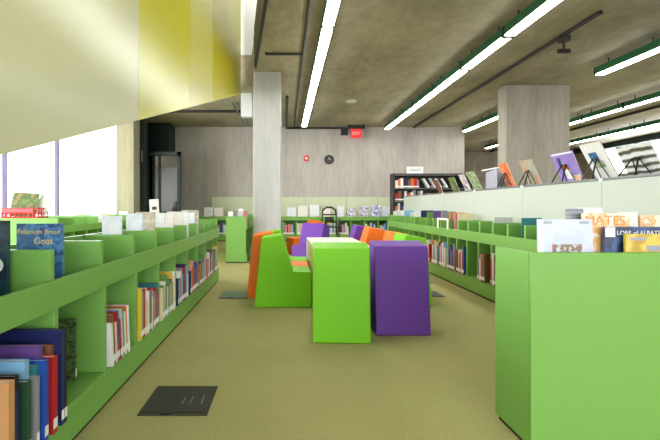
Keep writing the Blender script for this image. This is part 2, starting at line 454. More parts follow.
t = thing('wall_clock', 'round black clock on the concrete back wall', 'clock', (1.42, 13.9, 2.58))
MB().disc((0, -0.05, 0), 0.15, 0.05, 1, 'black_metal').build('case', t, 0.008)
MB().disc((0, -0.052, 0), 0.105, 0.003, 1, 'glyph_dark').build('dial', t)
MB().box(-0.006, 0.006, -0.057, -0.053, 0, 0.075, 'white_ink').build('hand', t)
MB().box(0, 0.055, -0.057, -0.053, -0.006, 0.006, 'white_ink').build('hand', t)

# ------------------------------------------------------------------ bookcases
G = 'shelf_green'
def bookcase(label, face_x, back_x, y0, pitch, n, group=None, rot=None, ztop=0.873, bins=True):
    """run along y; local x: 0 = face, 1 = back direction sign handled by caller"""
    s = 1 if back_x > face_x else -1
    t = thing('bookcase', label, 'bookcase', (face_x, y0, 0), group=group)
    D = abs(back_x - face_x); L = pitch * n + 0.036
    def bx(a, b, ya, yb, za, zb, m=G):
        x0, x1 = sorted((s * a, s * b)); return MB().box(x0, x1, ya, yb, za, zb, m)
    bx(0.012, D, 0.004, L - 0.004, 0.0, 0.022, 'shadow_gap').build('base_shadow', t)
    bx(0, 0.02, 0, L, 0.022, 0.17).build('plinth', t, 0.002, 1)
    bx(0.0, D - 0.02, 0.036, L - 0.036, 0.171, 0.19).build('bottom_shelf', t)
    bx(0, 0.02, 0, L, 0.63, 0.75).build('fascia', t, 0.003, 2)
    bx(0.02, D - 0.02, 0.036, L - 0.036, 0.632, 0.65).build('bin_floor', t)
    bx(D - 0.02, D, 0, L, 0.022, ztop).build('back_panel', t, 0.002, 1)
    for k in range(n + 1):
        y = pitch * k
        if k in (0, n): bx(0.0205, D - 0.0205, y, y + 0.036, 0.022, ztop).build('end_panel', t, 0.003, 2)
        else:
            bx(0.004, D - 0.0205, y, y + 0.036, 0.19, 0.631).build('divider', t, 0.002, 1)
            if bins: bx(0.0205, D - 0.0205, y, y + 0.036, 0.65, ztop).build('bin_divider', t, 0.003, 2)
    if not bins: bx(0.0205, D - 0.0205, 0.0365, L - 0.0365, 0.70, 0.75).build('top', t)
    return t
PL = 0.482; YL0 = 1.757 - 2 * PL
LBX = -0.94
bookcase('long green bookcase at left with open book bins along its top', LBX, -1.29, YL0, PL, 11)
bookcase('green bookcase in front of the tall left windows with a red basket', -3.6, -4.85, 6.85, 0.482, 9)
bookcase('green bookcase end on beside the slim left column', -0.712, -1.106, 8.06, 0.482, 6)
PR = 0.32; YR0 = 4.11 - 4 * PR
RRX = 2.28
bookcase('long green bookcase at right below the pale panelled shelving', RRX, 2.62, YR0, PR, 21)

# along the back wall (faces the camera): the same builder turned
PB = 0.427
bk = bookcase('green bookcase running along the concrete back wall', 0, 0.40, 0, PB, 15, ztop=0.75, bins=False)
bk.rotation_euler = (0, 0, R(90)); bk.location = (3.357, 13.40, 0)   # local +y -> -X, local +x -> +Y
BSX0 = 3.357
# near right bin unit, its plain back to the camera
t = thing('book_bin', 'large plain green book bin in the right foreground', 'bookcase', (1.05, 1.835, 0))
W = 0.95
MB().box(0.012, W, 0.012, 0.30, 0, 0.022, 'shadow_gap').build('base_shadow', t)
MB().box(0.0, W, 0, 0.02, 0.022, 0.855, G).build('front_panel', t, 0.003, 2)
MB().box(0.0, 0.02, 0.0205, 0.315, 0.022, 0.855, G).build('end_panel', t, 0.003, 2)
MB().box(W - 0.02, W, 0.0205, 0.315, 0.022, 0.855, G).build('end_panel', t, 0.003, 2)
MB().box(0.0205, W - 0.0205, 0.0205, 0.29, 0.62, 0.64, G).build('bin_floor', t)
MB().box(0.0205, W - 0.0205, 0.295, 0.315, 0.022, 0.75, G).build('fascia', t)

# pale shelving behind the right bookcase
t = thing('shelving_unit', 'tall pale panelled shelving run behind the right bookcase, books displayed on top', 'shelving', (2.65, 2.4, 0))
mb = None
ys = [0, 1.2, 2.4, 3.6, 4.8, 6.0, 7.2]
for a, b in zip(ys, ys[1:]): MB().box(0, 0.02, a, b - 0.004, 0.0, 1.27, 'pale_panel').build('back_panel', t, 0.002, 1)
MB().box(-0.004, 0.56, 0, 7.2, 1.271, 1.292, 'grey_steel').build('top', t, 0.003, 1)
MB().box(0.021, 0.55, 7.18, 7.2, 0, 1.27, 'pale_panel').build('end_panel', t)
MB().box(0.021, 0.55, 0, 0.02, 0, 1.27, 'pale_panel').build('end_panel', t)
for z in (0.1, 0.48, 0.86): MB().box(0.021, 0.54, 0.021, 7.179, z, z + 0.02, 'grey_steel').build('shelf', t)
for y in ys[1:-1]: MB().box(-0.010, -0.0045, y - 0.02, y + 0.02, 1.262, 1.29, 'label_white').build('clip', t)

# black bookcase by the back wall
bbx, bby = 3.02, 12.0
t = thing('bookcase', 'tall black bookcase by the back wall, right of the green run', 'bookcase', (bbx, bby, 0))
MB().box(0, 0.05, 0, 0.38, 0, 1.99, 'black_metal').build('end_panel', t)
MB().box(2.15, 2.2, 0, 0.38, 0, 1.99, 'black_metal').build('end_panel', t)
MB().box(0.051, 2.149, 0, 0.38, 1.955, 1.985, 'black_metal').build('top', t)
MB().box(0.051, 2.149, 0.36, 0.38, 0, 1.954, 'black_metal').build('back_panel', t)
BBS = [0.1, 0.48, 0.86, 1.22, 1.58]
for z in BBS: MB().box(0.051, 2.149, 0.0, 0.359, z - 0.025, z, 'grey_steel').build('shelf', t)
MB().box(0.051, 2.149, -0.006, -0.001, 1.93, 1.955, 'grey_steel').build('light_rail', t)
t = thing('shelf_sign', 'small white sign standing on top of the black bookcase', 'sign', (3.66, 12.1, 1.985))
MB().box(-0.23, 0.23, -0.01, 0.01, 0.0, 0.2, 'label_white').build('sign_face', t)
mb = MB()
for z in (0.13, 0.09): mb.box(-0.16, 0.16, -0.0115, -0.0102, z - 0.008, z + 0.008, 'grey_board')
mb.build('lettering', t)

# ------------------------------------------------------------------ books
def book(loc, rz, t, d, h, cloth, label, group, lean=0.0, pitch=0.0, parts=True, sticker=True, cat='book', pages=True, name='book'):
    """local: x thickness, spine faces -y, z up; origin at the middle of the spine foot"""
    if isinstance(cloth, str): cloth = CL[cloth]
    b = 0.0028 if t > 0.012 else 0.0012
    mb = MB().box(-t / 2, t / 2, 0, b, 0, h, cloth).box(-t / 2, -t / 2 + b, b, d, 0, h, cloth).box(t / 2 - b, t / 2, b, d, 0, h, cloth)
    if not parts and pages: mb.box(-t / 2 + b, t / 2 - b, b, d - 0.004, 0.004, h - 0.004, 'paper')
    if not parts and sticker: mb.box(-t / 2 + 0.001, t / 2 - 0.001, -0.0008, 0, 0.02, 0.06, 'label_white')
    o = mb.build(name)
    o.location = loc; o.rotation_euler = (pitch, lean, rz)
    tag(o, label, cat, group)
    if parts:
        MB().box(-t / 2 + b, t / 2 - b, b, d - 0.004, 0.004, h - 0.004, 'paper').build('pages', o)
        if sticker: MB().box(-t / 2 + 0.0008, t / 2 - 0.0008, -0.0008, -0.0001, 0.02, 0.058, 'label_white').build('spine_label', o)
    return o

def size_word(t, h):
    return ('thick' if t > 0.027 else 'slim' if t < 0.013 else '') or ('tall' if h > 0.29 else 'short' if h < 0.22 else 'plain')

def fill(face, axis, a0, a1, z, rz, frac, bay, case, group, pal, sgn=1, lean=0.0, parts=True, hmax=0.34, hmin=0.19, tr=(0.008, 0.026), proud=0.012, dmin=0.17, dmax=0.24, start=0.004, side='left'):
    """a row of books along axis ('x' or 'y') from a0 towards a1 (a1 may be smaller)"""
    dirn = 1 if a1 > a0 else -1
    span = abs(a1 - a0) * frac; pos = start; i = 0; prev = None
    room = abs(a1 - a0)
    while True:
        tt = rnd.uniform(*tr); h = rnd.uniform(hmin, hmax); d = rnd.uniform(dmin, dmax)
        if lean: h = min(h, 0.28)
        w = tt / math.cos(lean) if lean else tt
        if pos + w > span: break
        if lean > 0 and pos + w + h * math.sin(lean) > room - 0.005: break
        cl = rnd.choice(pal)
        while cl == prev: cl = rnd.choice(pal)
        prev = cl
        c = a0 + dirn * (pos + w / 2)
        zz = z + tt / 2 * math.sin(abs(lean)) + 0.0008
        off = face + (proud - 0.008 + rnd.uniform(-0.003, 0.003)) * sgn
        loc = (off, c, zz) if axis == 'y' else (c, off, zz)
        lb = f'{size_word(tt, h)} {cl} book, {ORD[i]} from {side}, {bay} of {case}'
        book(loc, rz, tt, d, h, cl, lb, group, lean=lean, parts=parts)
        pos += w + rnd.uniform(0.0008, 0.002); i += 1
        if i >= 18: break

ALL = [c[0] for c in CLOTH]
BRIGHT = ['red', 'white', 'white', 'cream', 'orange', 'yellow', 'leaf green', 'royal blue', 'sky blue', 'brown', 'grey', 'teal', 'pale grey', 'pink', 'navy']
# --- near left bay: measured one by one (y of spine centre, thickness, height, depth, cloth, proud)
ZS = 0.191
near = [(1.722, 0.016, 0.40, 0.27, 'black', 0.045, 'thin black book at the far end of the near left bay'),
        (1.699, 0.022, 0.405, 0.285, 'navy', 0.045, 'biggest navy book standing behind the red book, near left bay'),
        (1.668, 0.024, 0.335, 0.22, 'brown', 0.02, 'brown book squeezed between the red and big navy books'),
        (1.634, 0.030, 0.305, 0.22, 'red', 0.05, 'red book with white spine label in the near left bay'),
        (1.603, 0.022, 0.355, 0.24, 'purple', 0.012, 'tall violet book behind the royal blue book, near left bay'),
        (1.577, 0.024, 0.31, 0.24, 'royal blue', 0.048, 'royal blue book with white label left of the red book'),
        (1.551, 0.022, 0.30, 0.22, 'teal', 0.03, 'teal book immediately left of the royal blue book'),
        (1.528, 0.018, 0.27, 0.22, 'grey', 0.045, 'slim grey patterned book third left of the red book'),
        (1.503, 0.026, 0.335, 0.23, 'sky blue', 0.02, 'tall pale blue book among the near left bay books'),
        (1.474, 0.024, 0.275, 0.22, 'dark green', 0.045, 'dark green book near the frame edge, near left bay'),
        (1.430, 0.020, 0.31, 0.22, 'black', 0.03, 'black book between the dark green and slim navy books, near left bay'),
        (1.403, 0.020, 0.275, 0.22, 'navy', 0.045, 'slim navy book right beside the tan orange book, near left bay'),
        (1.372, 0.030, 0.315, 0.22, 'tan', 0.05, 'tan orange book nearest the camera at lower left')]
for y, tt, h, d, cl, pr, lb in near:
    book((LBX + pr + 0.018, y, ZS), R(90), tt, d + 0.02, h - (0.03 if y > 1.69 else 0.012), cl, lb, 'books in the near left bay')
art('foliage', C(56, 76, 44), [C(96, 118, 72), C(34, 50, 34), C(120, 138, 96)], 'blob', 30)
book((-1.035, 2.13, ZS + 0.001), R(90), 0.014, 0.22, 0.305, MATS['foliage'], 'thin book with mottled foliage cover, alone in the half-empty left bay', None)
baynames = ['second bay', 'third bay', 'fourth bay', 'fifth bay', 'sixth bay', 'seventh bay', 'eighth bay', 'ninth bay', 'tenth bay']
pals = [['red', 'white', 'royal blue', 'cream', 'leaf green', 'orange', 'brown', 'pale grey'],
        ['sky blue', 'teal', 'white', 'pink', 'yellow', 'orange', 'cream', 'grey', 'red'],
        ['leaf green', 'royal blue', 'brown', 'cream', 'yellow', 'sky blue', 'white'],
        ['navy', 'grey', 'royal blue', 'sky blue', 'white', 'red'],
        BRIGHT, BRIGHT, ['white', 'brown', 'pink', 'cream', 'black'], BRIGHT]
fr = [0.72, 0.92, 0.9, 0.9, 0.92, 0.9, 0.85, 0.6]
for k in range(3, 11):
    a0 = YL0 + PL * (k) + 0.036; a1 = YL0 + PL * (k + 1)
    if k < 3: continue
    j = k - 3
    fill(LBX, 'y', a0, a1, ZS, R(90), fr[j], baynames[j + 1], 'left bookcase', f'books in the left bookcase, {baynames[j + 1]}', pals[j],
         lean=-R(6) if j == 0 else 0.0, start=0.035 if j == 0 else 0.004, hmin=0.22, hmax=0.33, tr=(0.015, 0.033) if j < 3 else (0.024, 0.04), proud=0.022)
# last pair of the fourth bay: two big pale blue books standing proud are part of the fill above

# --- right bookcase lower bays
for k in range(5, 13):
    a0 = YR0 + PR * k + 0.036; a1 = YR0 + PR * (k + 1)
    if k in (7,): continue
    near_k = k < 12
    fill(RRX, 'y', a1, a0, ZS, R(-90), {5: 0.6, 6: 0.7}.get(k, 0.92), ORD[k - 5] + ' bay from right', 'right bookcase', f'books in the right bookcase, {ORD[k-5]} bay from right',
         BRIGHT + ['purple', 'navy', 'white', 'pale grey'], sgn=-1, parts=near_k, hmax=0.36, hmin=0.24, tr=(0.022, 0.042) if near_k else (0.03, 0.055), proud=0.02, side='left')
# --- back wall lower bays
for k in range(15):
    x1 = BSX0 - PB * k - 0.036; x0 = BSX0 - PB * (k + 1)
    cx = (x0 + x1) / 2; px = 285 + cx * 430 / 13.4
    if k in (2, 5) or px < 212 or 226 < px < 283: continue
    fill(13.40, 'x', x0, x1, ZS, 0, 0.5 if k == 6 else 0.9, ORD[k] + ' bay from right', 'back wall bookcase', f'books in the back wall bookcase, {ORD[k]} bay from right',
         BRIGHT + ['grey', 'white', 'black'], sgn=-1, parts=False, hmax=0.38, hmin=0.24, tr=(0.036, 0.068), proud=0.01, dmin=0.2, dmax=0.3)
# --- black bookcase
for zi, z in enumerate(BBS[2:]):
    fill(bby + 0.03, 'x', bbx + 0.06, bbx + 2.14, z, 0, (0.15, 0.5, 0.345)[zi], ['third', 'second', 'top'][zi] + ' shelf', 'black bookcase', 'books in the black bookcase, ' + ['third', 'second', 'top'][zi] + ' shelf',
         ['white', 'red', 'brown', 'orange', 'grey', 'black', 'pale grey', 'navy', 'cream'], sgn=1, parts=False, hmax=0.31, hmin=0.2, tr=(0.05, 0.09), proud=0.02)
x = bbx + 1.02
for i, (cl, tt) in enumerate([('white', 0.05), ('black', 0.04), ('pale grey', 0.05), ('brown', 0.045), ('white', 0.05), ('navy', 0.04), ('white', 0.05)]):
    a = R(-33)
    book((x, bby + 0.03, 1.58 + tt / 2 * math.sin(-a) + 0.001), 0, tt, 0.22, 0.30, cl, f'{cl} book slumped leftwards on top shelf of black bookcase, {ORD[i]} from left', 'slumped books on the black bookcase', lean=a, parts=False)
    x += tt / math.cos(a) + 0.03

# --- books in the left bins
ZB = 0.651
def picture(o, side, y0, y1, z0, z1, t, m, name='cover_picture'):
    """thin printed patch on the -x (side=-1) or +x (side=1) board"""
    a, b = (side * t / 2, side * (t / 2 + 0.0006))
    return MB().box(min(a, b), max(a, b), y0, y1, z0, z1, m).build(name, o)
art('blue_marble', C(52, 96, 140), [C(80, 130, 175), C(38, 70, 118), C(120, 160, 190)], 'blob', 18)
art('night_art', C(24, 44, 62), [C(36, 66, 84), C(14, 26, 44), C(60, 96, 110)], 'blob', 10)
o = book((-1.092, 1.70, ZB), R(90), 0.02, 0.17, 0.345, MATS['night_art'], 'dark navy picture book in the nearest left bin, cut by frame', None, sticker=False)
MB().disc((-0.0102, 0.045, 0.17), 0.03, -0.0008, 0, 'label_white').build('cover_picture', o)
o = book((-0.995, 1.93, ZB), R(90), 0.016, 0.205, 0.325, MATS['blue_marble'], 'blue marbled picture book with gold lettering in the left bin', None, sticker=False)
textpart('lettering', 'Fabenees Bread', 0.030, 'gold_ink', o, (-0.0084, 0.105, 0.288), (R(90), R(0), R(-90)))
textpart('lettering', 'Goat', 0.042, 'gold_ink', o, (-0.0084, 0.085, 0.246), (R(90), R(0), R(-90)))
def lbin(k, fy): return YL0 + PL * k + 0.036 + (PL - 0.036) * fy
art('pastel_a', C(226, 228, 236), [C(214, 218, 230), C(232, 230, 230), C(206, 210, 224)], 'blob', 9)
art('pastel_b', C(196, 192, 178), [C(184, 172, 150), C(206, 202, 190), C(172, 176, 160)], 'blob', 12)
art('pastel_c', C(232, 228, 220), [C(228, 216, 210), C(220, 224, 218), C(238, 236, 230)], 'blob', 16)
art('pastel_d', C(238, 236, 236), [C(216, 226, 232), C(232, 220, 216), C(220, 222, 210)], 'blob', 16)
binb = [(4, 0.18, -1.075, 0.13, 0.34, 0.014, 'pastel_a', 'white picture book standing alone in a left bin before the pier'),
        (5, 0.12, -1.09, 0.125, 0.35, 0.014, 'pastel_a', 'white picture book beside the beige one below the doorway'),
        (5, 0.45, -1.04, 0.15, 0.36, 0.018, 'pastel_b', 'beige grey illustrated book in the left bins below the dark doorway'),
        (6, 0.12, -1.06, 0.19, 0.345, 0.014, 'pastel_d', 'pale glossy book right of the beige one in the left bins'),
        (6, 0.50, -1.02, 0.22, 0.345, 0.014, 'pastel_c', 'pinkish pale book in the sixth left bin'),
        (7, 0.12, -1.01, 0.22, 0.34, 0.014, 'pastel_c', 'cream blotched book at the front of the seventh left bin'),
        (7, 0.55, -1.00, 0.22, 0.35, 0.014, 'pastel_d', 'pale book in the middle of the seventh left bin'),
        (8, 0.15, -1.0, 0.22, 0.34, 0.014, 'pastel_d', 'white book at the front of the eighth left bin'),
        (8, 0.55, -0.99, 0.20, 0.36, 0.014, 'pastel_b', 'tan book at the back of the eighth left bin')]
for k, fy, x, d, h, tt, m, lb in binb:
    book((x, lbin(k, fy), ZB), R(90), tt, d, h, MATS[m], lb, None, sticker=False, parts=False)
# --- on the window bookcase: red basket with books, cards
bx0, by0, bz0 = -4.24, 6.874, 0.8745
t = thing('wire_basket', 'red plastic basket on the window bookcase', 'basket', (bx0, by0 + 0.14, bz0))
mb = MB()
w, dd, hh = 0.29, 0.14, 0.15
for z in (0.008, 0.075, hh):
    mb.tube([(-w, -dd, z), (w, -dd, z), (w, dd, z), (-w, dd, z), (-w, -dd, z)], 0.012, 'red_plastic', 6)
for i in range(9):
    x = -w + 2 * w * i / 8
    for y in (-dd, dd): mb.tube([(x, y, 0.0), (x, y, hh)], 0.011, 'red_plastic', 6)
for y in (-0.05, 0.05):
    for x in (-w, w): mb.tube([(x, y, 0.0), (x, y, hh)], 0.011, 'red_plastic', 6)
mb.build('basket_body', t)
MB().box(-w, w, -dd, dd, 0.002, 0.010, 'red_plastic').build('basket_floor', t)
MB().box(-w, w * 0.75, -dd - 0.012, -dd + 0.004, 0.085, 0.15, 'red_plastic').build('front_band', t)
art('farm_art', C(96, 128, 60), [C(74, 96, 52), C(140, 120, 70), C(120, 150, 110), C(150, 90, 60)], 'blob', 6)
def face_book(x, y, z, w, h, t_, m, label, cat='book', back=0.2, roll=0.0, group=None, name='book'):
    """a book facing the camera (-Y), leaning back; x = centre"""
    o = MB().box(-w / 2, w / 2, 0, 0.0018, 0, h, m).box(-w / 2, w / 2, t_ - 0.0018, t_, 0, h, m).box(-w / 2 - 0.0018, -w / 2, 0, t_, 0, h, m).box(-w / 2, w / 2 - 0.004, 0.0018, t_ - 0.0018, 0.003, h - 0.003, 'paper').build(name)
    o.location = (x, y, z + 0.001 + w / 2 * abs(math.sin(roll))); o.rotation_euler = (-back, roll, 0)
    return tag(o, label, cat, group)
face_book(-4.25, 6.95, bz0 + 0.012, 0.42, 0.40, 0.02, 'farm_art', 'green farm-scene picture book in the red basket', back=0.25, roll=0.05)
face_book(-4.02, 7.03, bz0 + 0.012, 0.2, 0.35, 0.012, 'pastel_d', 'white booklet at the right side of the red basket', back=0.2, roll=0.3)
face_book(-4.475, 7.02, bz0 + 0.012, 0.12, 0.36, 0.012, 'pastel_d', 'white booklet at the left side of the red basket', back=0.2, roll=0.1)
def wbin(k): return 6.85 + 0.482 * k
for k, x, w, m, lb in [(3, -3.74, 0.22, 'pastel_d', 'white book in the window bookcase right of the red basket'),
                       (4, -3.76, 0.10, 'pastel_b', 'narrow tan book in the window bookcase'),
                       (6, -3.74, 0.20, 'pastel_a', 'white book at the far end of the window bookcase')]:
    face_book(x, wbin(k) + 0.2, 0.651, w, 0.30, 0.014, m, lb, back=0.1)
# small propped card beyond the bins, in front of the dark doorway
o = face_book(-1.21, lbin(6, 0.72), 0.651, 0.085, 0.47, 0.01, CL['white'], 'tall white card with a small dark picture rising above the left bins', back=0.03, roll=-0.06)
MB().box(-0.02, 0.022, -0.0008, -0.0001, 0.37, 0.40, 'glyph_dark').build('cover_picture', o)

# --- on the back wall bookcase: face-out books along the top bins
art('lilac_art', C(150, 136, 190), [C(230, 226, 236), C(92, 76, 140), C(200, 190, 220)], 'blob', 10)
art('bluewhite_art', C(226, 228, 236), [C(120, 130, 190), C(240, 240, 240), C(86, 96, 150)], 'blob', 8)
def bsx(px): return (px - 285) * 13.4 / 430
bsb = [(218.5, 9, 0.24, 'pastel_c', 'pale book on the back bookcase left of the green end panel'),
       (208, 9, 0.26, 'pastel_d', 'white card on the back bookcase at far left'),
       (291.5, 9, 0.25, 'pastel_a', 'low white book on the back bookcase just right of the column'),
       (303, 10, 0.31, 'pastel_c', 'cream book on the back bookcase, second right of the column'),
       (314.5, 9.5, 0.34, 'pastel_d', 'tall white book on the back bookcase left of the black chair'),
       (327, 7, 0.27, 'pastel_c', 'cream book on the back bookcase behind the black chair'),
       (341, 6, 0.30, 'pastel_a', 'narrow pale book on the back bookcase right of the black chair'),
       (352, 8, 0.22, 'lilac_art', 'short lilac book on the back bookcase'),
       (364.5, 9, 0.30, 'lilac_art', 'tall lilac and white book on the back bookcase'),
       (377, 10, 0.32, 'bluewhite_art', 'blue and white book on the back bookcase'),
       (387, 8, 0.29, 'pastel_a', 'pale book on the back bookcase near the black bookcase')]
for px, w, h, m, lb in bsb:
    face_book(bsx(px), 13.46, 0.7505, w * 13.4 / 430, h + 0.03, 0.02, m, lb, back=0.12, roll=rnd.uniform(-0.05, 0.05))
# on the end-on bookcase by the column
for i, (x, h, cl) in enumerate([(-1.02, 0.29, 'white'), (-0.985, 0.31, 'grey'), (-0.94, 0.30, 'cream'), (-0.89, 0.33, 'white'), (-0.84, 0.35, 'pale grey'), (-0.80, 0.30, 'pink')]):
    face_book(x, 8.12 + 0.045 * i, 0.651, 0.09, h + 0.02, 0.012, CL[cl], f'{cl} book in the end-on bin by the column, {ORD[i]} from left', back=0.1, roll=0.12 if i % 2 else -0.04)

# --- right bins: books standing along the run
def rbin(k, f=0.3): return YR0 + PR * k + 0.036 + (PR - 0.036) * f
rb = [(4, 0.5, 2.36, 0.20, 0.29, 'teal', 'white and teal book in the right bins beside the large foreground bin'),
      (6, 0.4, 2.38, 0.21, 0.28, 'pale grey', 'grey book propped alone in the right bins'),
      (9, 0.3, 2.35, 0.22, 0.31, 'cream', 'cream book in the right bins, front of a group'),
      (9, 0.7, 2.34, 0.22, 0.31, 'pink', 'pink book in the right bins behind the cream one'),
      (10, 0.4, 2.36, 0.22, 0.32, 'tan', 'tan book in the right bins'),
      (11, 0.4, 2.36, 0.22, 0.33, 'grey', 'grey book in the right bins left of the tan one'),
      (12, 0.3, 2.34, 0.22, 0.34, 'purple', 'purple book in the right bins'),
      (13, 0.4, 2.36, 0.22, 0.32, 'leaf green', 'green book in the right bins beyond the white bracket'),
      (14, 0.4, 2.36, 0.22, 0.34, 'navy', 'navy book in the right bins beyond the white bracket'),
      (15, 0.4, 2.34, 0.22, 0.33, 'white', 'white book in the right bins, middle of the run'),
      (16, 0.4, 2.36, 0.22, 0.30, 'pale grey', 'pale grey book in the right bins, far half'),
      (17, 0.4, 2.34, 0.22, 0.33, 'sky blue', 'pale blue book in the right bins, far half'),
      (18, 0.4, 2.36, 0.22, 0.32, 'white', 'white book in the right bins near the far end'),
      (19, 0.4, 2.34, 0.22, 0.33, 'pale grey', 'pale grey book in the right bins near the far end'),
      (20, 0.4, 2.36, 0.22, 0.31, 'cream', 'cream book in the last right bin')]
for k, f, x, d, h, cl, lb in rb:
    book((x, rbin(k, f), ZB), R(-90), 0.018, d, h, cl, lb, None, parts=False, sticker=False)
t = thing('label_bracket', 'white bracket with two legs clipped over the right bins', 'bracket', (2.279, 6.2, 0.74))
MB().box(-0.012, -0.001, -0.21, 0.21, 0.125, 0.15, 'label_white').build('bar', t)
for y in (-0.21, 0.17): MB().box(-0.012, -0.001, y, y + 0.04, 0, 0.125, 'label_white').build('leg', t)

# --- books in the large near bin, covers to the camera
art('drawing_art', C(194, 200, 222), [C(204, 208, 226), C(186, 192, 214)], 'blob', 6)
art('critters', C(194, 200, 222), [C(120, 120, 90), C(170, 90, 70), C(90, 110, 80), C(200, 140, 90)], 'blob', 45)
art('orange_print', C(238, 226, 208), [C(236, 180, 110), C(240, 210, 180), C(226, 150, 90)], 'blob', 20)
art('navy_scene', C(44, 52, 92), [C(60, 90, 140), C(30, 36, 70), C(90, 120, 160)], 'blob', 9)
art('yellow_scene', C(206, 172, 52), [C(222, 196, 90), C(190, 150, 40), C(160, 170, 120)], 'blob', 8)
def front(x, y, w, h, tt, m, label, z=0.641, back=0.03, roll=0.0):
    o = face_book(x, y, z, w, h, tt, m, label, back=back, roll=roll)
    return o
def ptext(o, body, size, mat, x, z): return textpart('lettering', body, size, mat, o, (x, -0.0004, z), (R(90), 0, 0))
def ppict(o, x0, x1, z0, z1, m): return MB().box(x0, x1, -0.0008, -0.0001, z0, z1, m).build('cover_picture', o)
o = front(1.228, 1.872, 0.235, 0.355, 0.012, 'drawing_art', 'pale lilac picture book standing at the left of the foreground bin')
ppict(o, -0.06, 0.07, 0.205, 0.245, 'critters')
ppict(o, -0.10, -0.06, 0.335, 0.345, 'grey_board'); ppict(o, 0.06, 0.1, 0.335, 0.345, 'grey_board')
MB().box(-0.1195, -0.1185 + 0.02, -0.0012, -0.0004, 0.0, 0.353, 'label_white').build('spine_strip', o)
o = front(1.46, 1.938, 0.21, 0.38, 0.016, 'orange_print', 'cream book with orange title behind the navy book')
ptext(o, 'MATES', 0.062, 'orange_ink', -0.01, 0.345)
o = front(1.53, 1.902, 0.30, 0.32, 0.012, 'navy_scene', 'navy book with white title in the foreground bin')
o.location.x = 1.572
ptext(o, 'LORE of ALBATROSS', 0.027, 'white_ink', 0.025, 0.292); ppict(o, -0.149, -0.105, 0.275, 0.318, 'label_white')
o = front(1.60, 1.874, 0.28, 0.29, 0.012, 'yellow_scene', 'yellow book with a grey drawing in front of the navy book')
o.location.x = 1.632
ppict(o, -0.12, -0.05, 0.262, 0.275, 'grey_board'); ppict(o, 0.04, 0.12, 0.255, 0.268, 'grey_board'); ppict(o, -0.05, 0.05, 0.215, 0.24, 'grey_board')
art('grey_lines', C(128, 130, 136), [C(84, 86, 92), C(150, 152, 158)], 'wave', 16)
front(1.348, 1.985, 0.075, 0.40, 0.012, 'grey_lines', 'grey striped book at the back of the foreground bin')
front(1.44, 2.01, 0.11, 0.405, 0.012, 'pastel_a', 'white book with dark marks at the back of the foreground bin')
front(1.60, 1.985, 0.075, 0.385, 0.02, CL['white'], 'plain white book right of the orange-titled one')
front(1.715, 1.985, 0.13, 0.37, 0.014, 'orange_print', 'pale book with orange marks at the frame edge, foreground bin')

# --- displayed books on the pale shelving: seen from behind, tops tipped towards the aisle, on wire easels
art('penguin_art', C(150, 128, 200), [C(160, 138, 208), C(140, 118, 190)], 'blob', 6)
art('green_strip', C(226, 228, 228), [C(70, 110, 70), C(200, 206, 200), C(120, 130, 110), C(90, 80, 70)], 'wave', 5)
art('boy_art', C(168, 176, 160), [C(200, 150, 110), C(150, 170, 160), C(220, 210, 190)], 'blob', 9)
art('orange_art', C(220, 110, 70), [C(236, 150, 110), C(200, 80, 50), C(230, 220, 210)], 'blob', 8)
art('plant_art', C(120, 150, 90), [C(190, 200, 170), C(80, 110, 60), C(220, 215, 205)], 'blob', 12)
art('pinkgrey_art', C(190, 170, 176), [C(230, 226, 226), C(120, 104, 110), C(210, 180, 186)], 'blob', 9)
ZT = 1.293
def display(y0, y1, h, xb, xt, m, lb, elabel, easel=True, marks=()):
    """book between y0<y1, foot at x=xb, top edge at x=xt (towards the aisle); back cover to the aisle"""
    w = y1 - y0; L = math.hypot(h, xb - xt); a = math.atan2(xb - xt, h)
    o = MB().box(0, 0.002, 0, w, 0, L, m).box(0.012, 0.014, 0, w, 0, L, m).box(0.002, 0.012, w - 0.002, w, 0, L, m).box(0.002, 0.012, 0.004, w - 0.002, 0.003, L - 0.003, 'paper').build('book')
    z0 = ZT + 0.012
    o.location = (xb, y0, z0); o.rotation_euler = (0, -a, 0)
    tag(o, lb, 'book')
    for (ya, yb, za, zb_, mm, nm) in marks:
        MB().box(-0.0008, -0.0001, w - yb * w, w - ya * w, za * L, zb_ * L, mm).build(nm, o)
    if easel:
        e = thing('book_easel', elabel, 'easel', (xb, (y0 + y1) / 2, ZT))
        s = w * 0.20; top = h * 0.62
        tx = -(xb - xt) * 0.62 - 0.012
        hinge = MB().tube([(tx, -s * 0.55, top), (tx, s * 0.55, top)], 0.006, 'black_metal', 6).build('hinge', e)
        for sg in (-1, 1):
            MB().tube([(tx, sg * s * 0.5, top), (-0.004 - 0.008, sg * s, 0.006), (0.03, sg * s, 0.006), (0.03, sg * s, 0.03)], 0.0045, 'black_metal', 6).build('front_wire', e)
            MB().tube([(tx, sg * s * 0.45, top), (tx - 0.07, sg * s * 1.25, 0.007)], 0.007, 'black_metal', 6).build('leg', e)
display(4.17, 4.50, 0.29, 2.90, 2.775, 'penguin_art', 'purple picture book with a white penguin figure on the pale shelving', 'black wire easel behind the purple penguin book',
        marks=[(0.34, 0.62, 0.10, 0.42, 'label_white', 'cover_picture'), (0.36, 0.56, 0.42, 0.6, 'foam_orange', 'cover_picture'), (0.22, 0.36, 0.5, 0.85, 'navy_scene', 'cover_picture'), (0.62, 0.95, 0.02, 0.22, 'orange_print', 'cover_picture'), (0.02, 0.98, 0.94, 0.99, 'label_white', 'cover_picture')])
display(3.80, 4.06, 0.32, 2.95, 2.775, CL['white'], 'white book with small blue square on the pale shelving', 'black wire easel behind the white book with blue square',
        marks=[(0.22, 0.62, 0.52, 0.76, 'blue_marble', 'cover_picture'), (0.34, 0.75, 0.33, 0.52, 'plant_art', 'cover_picture')])
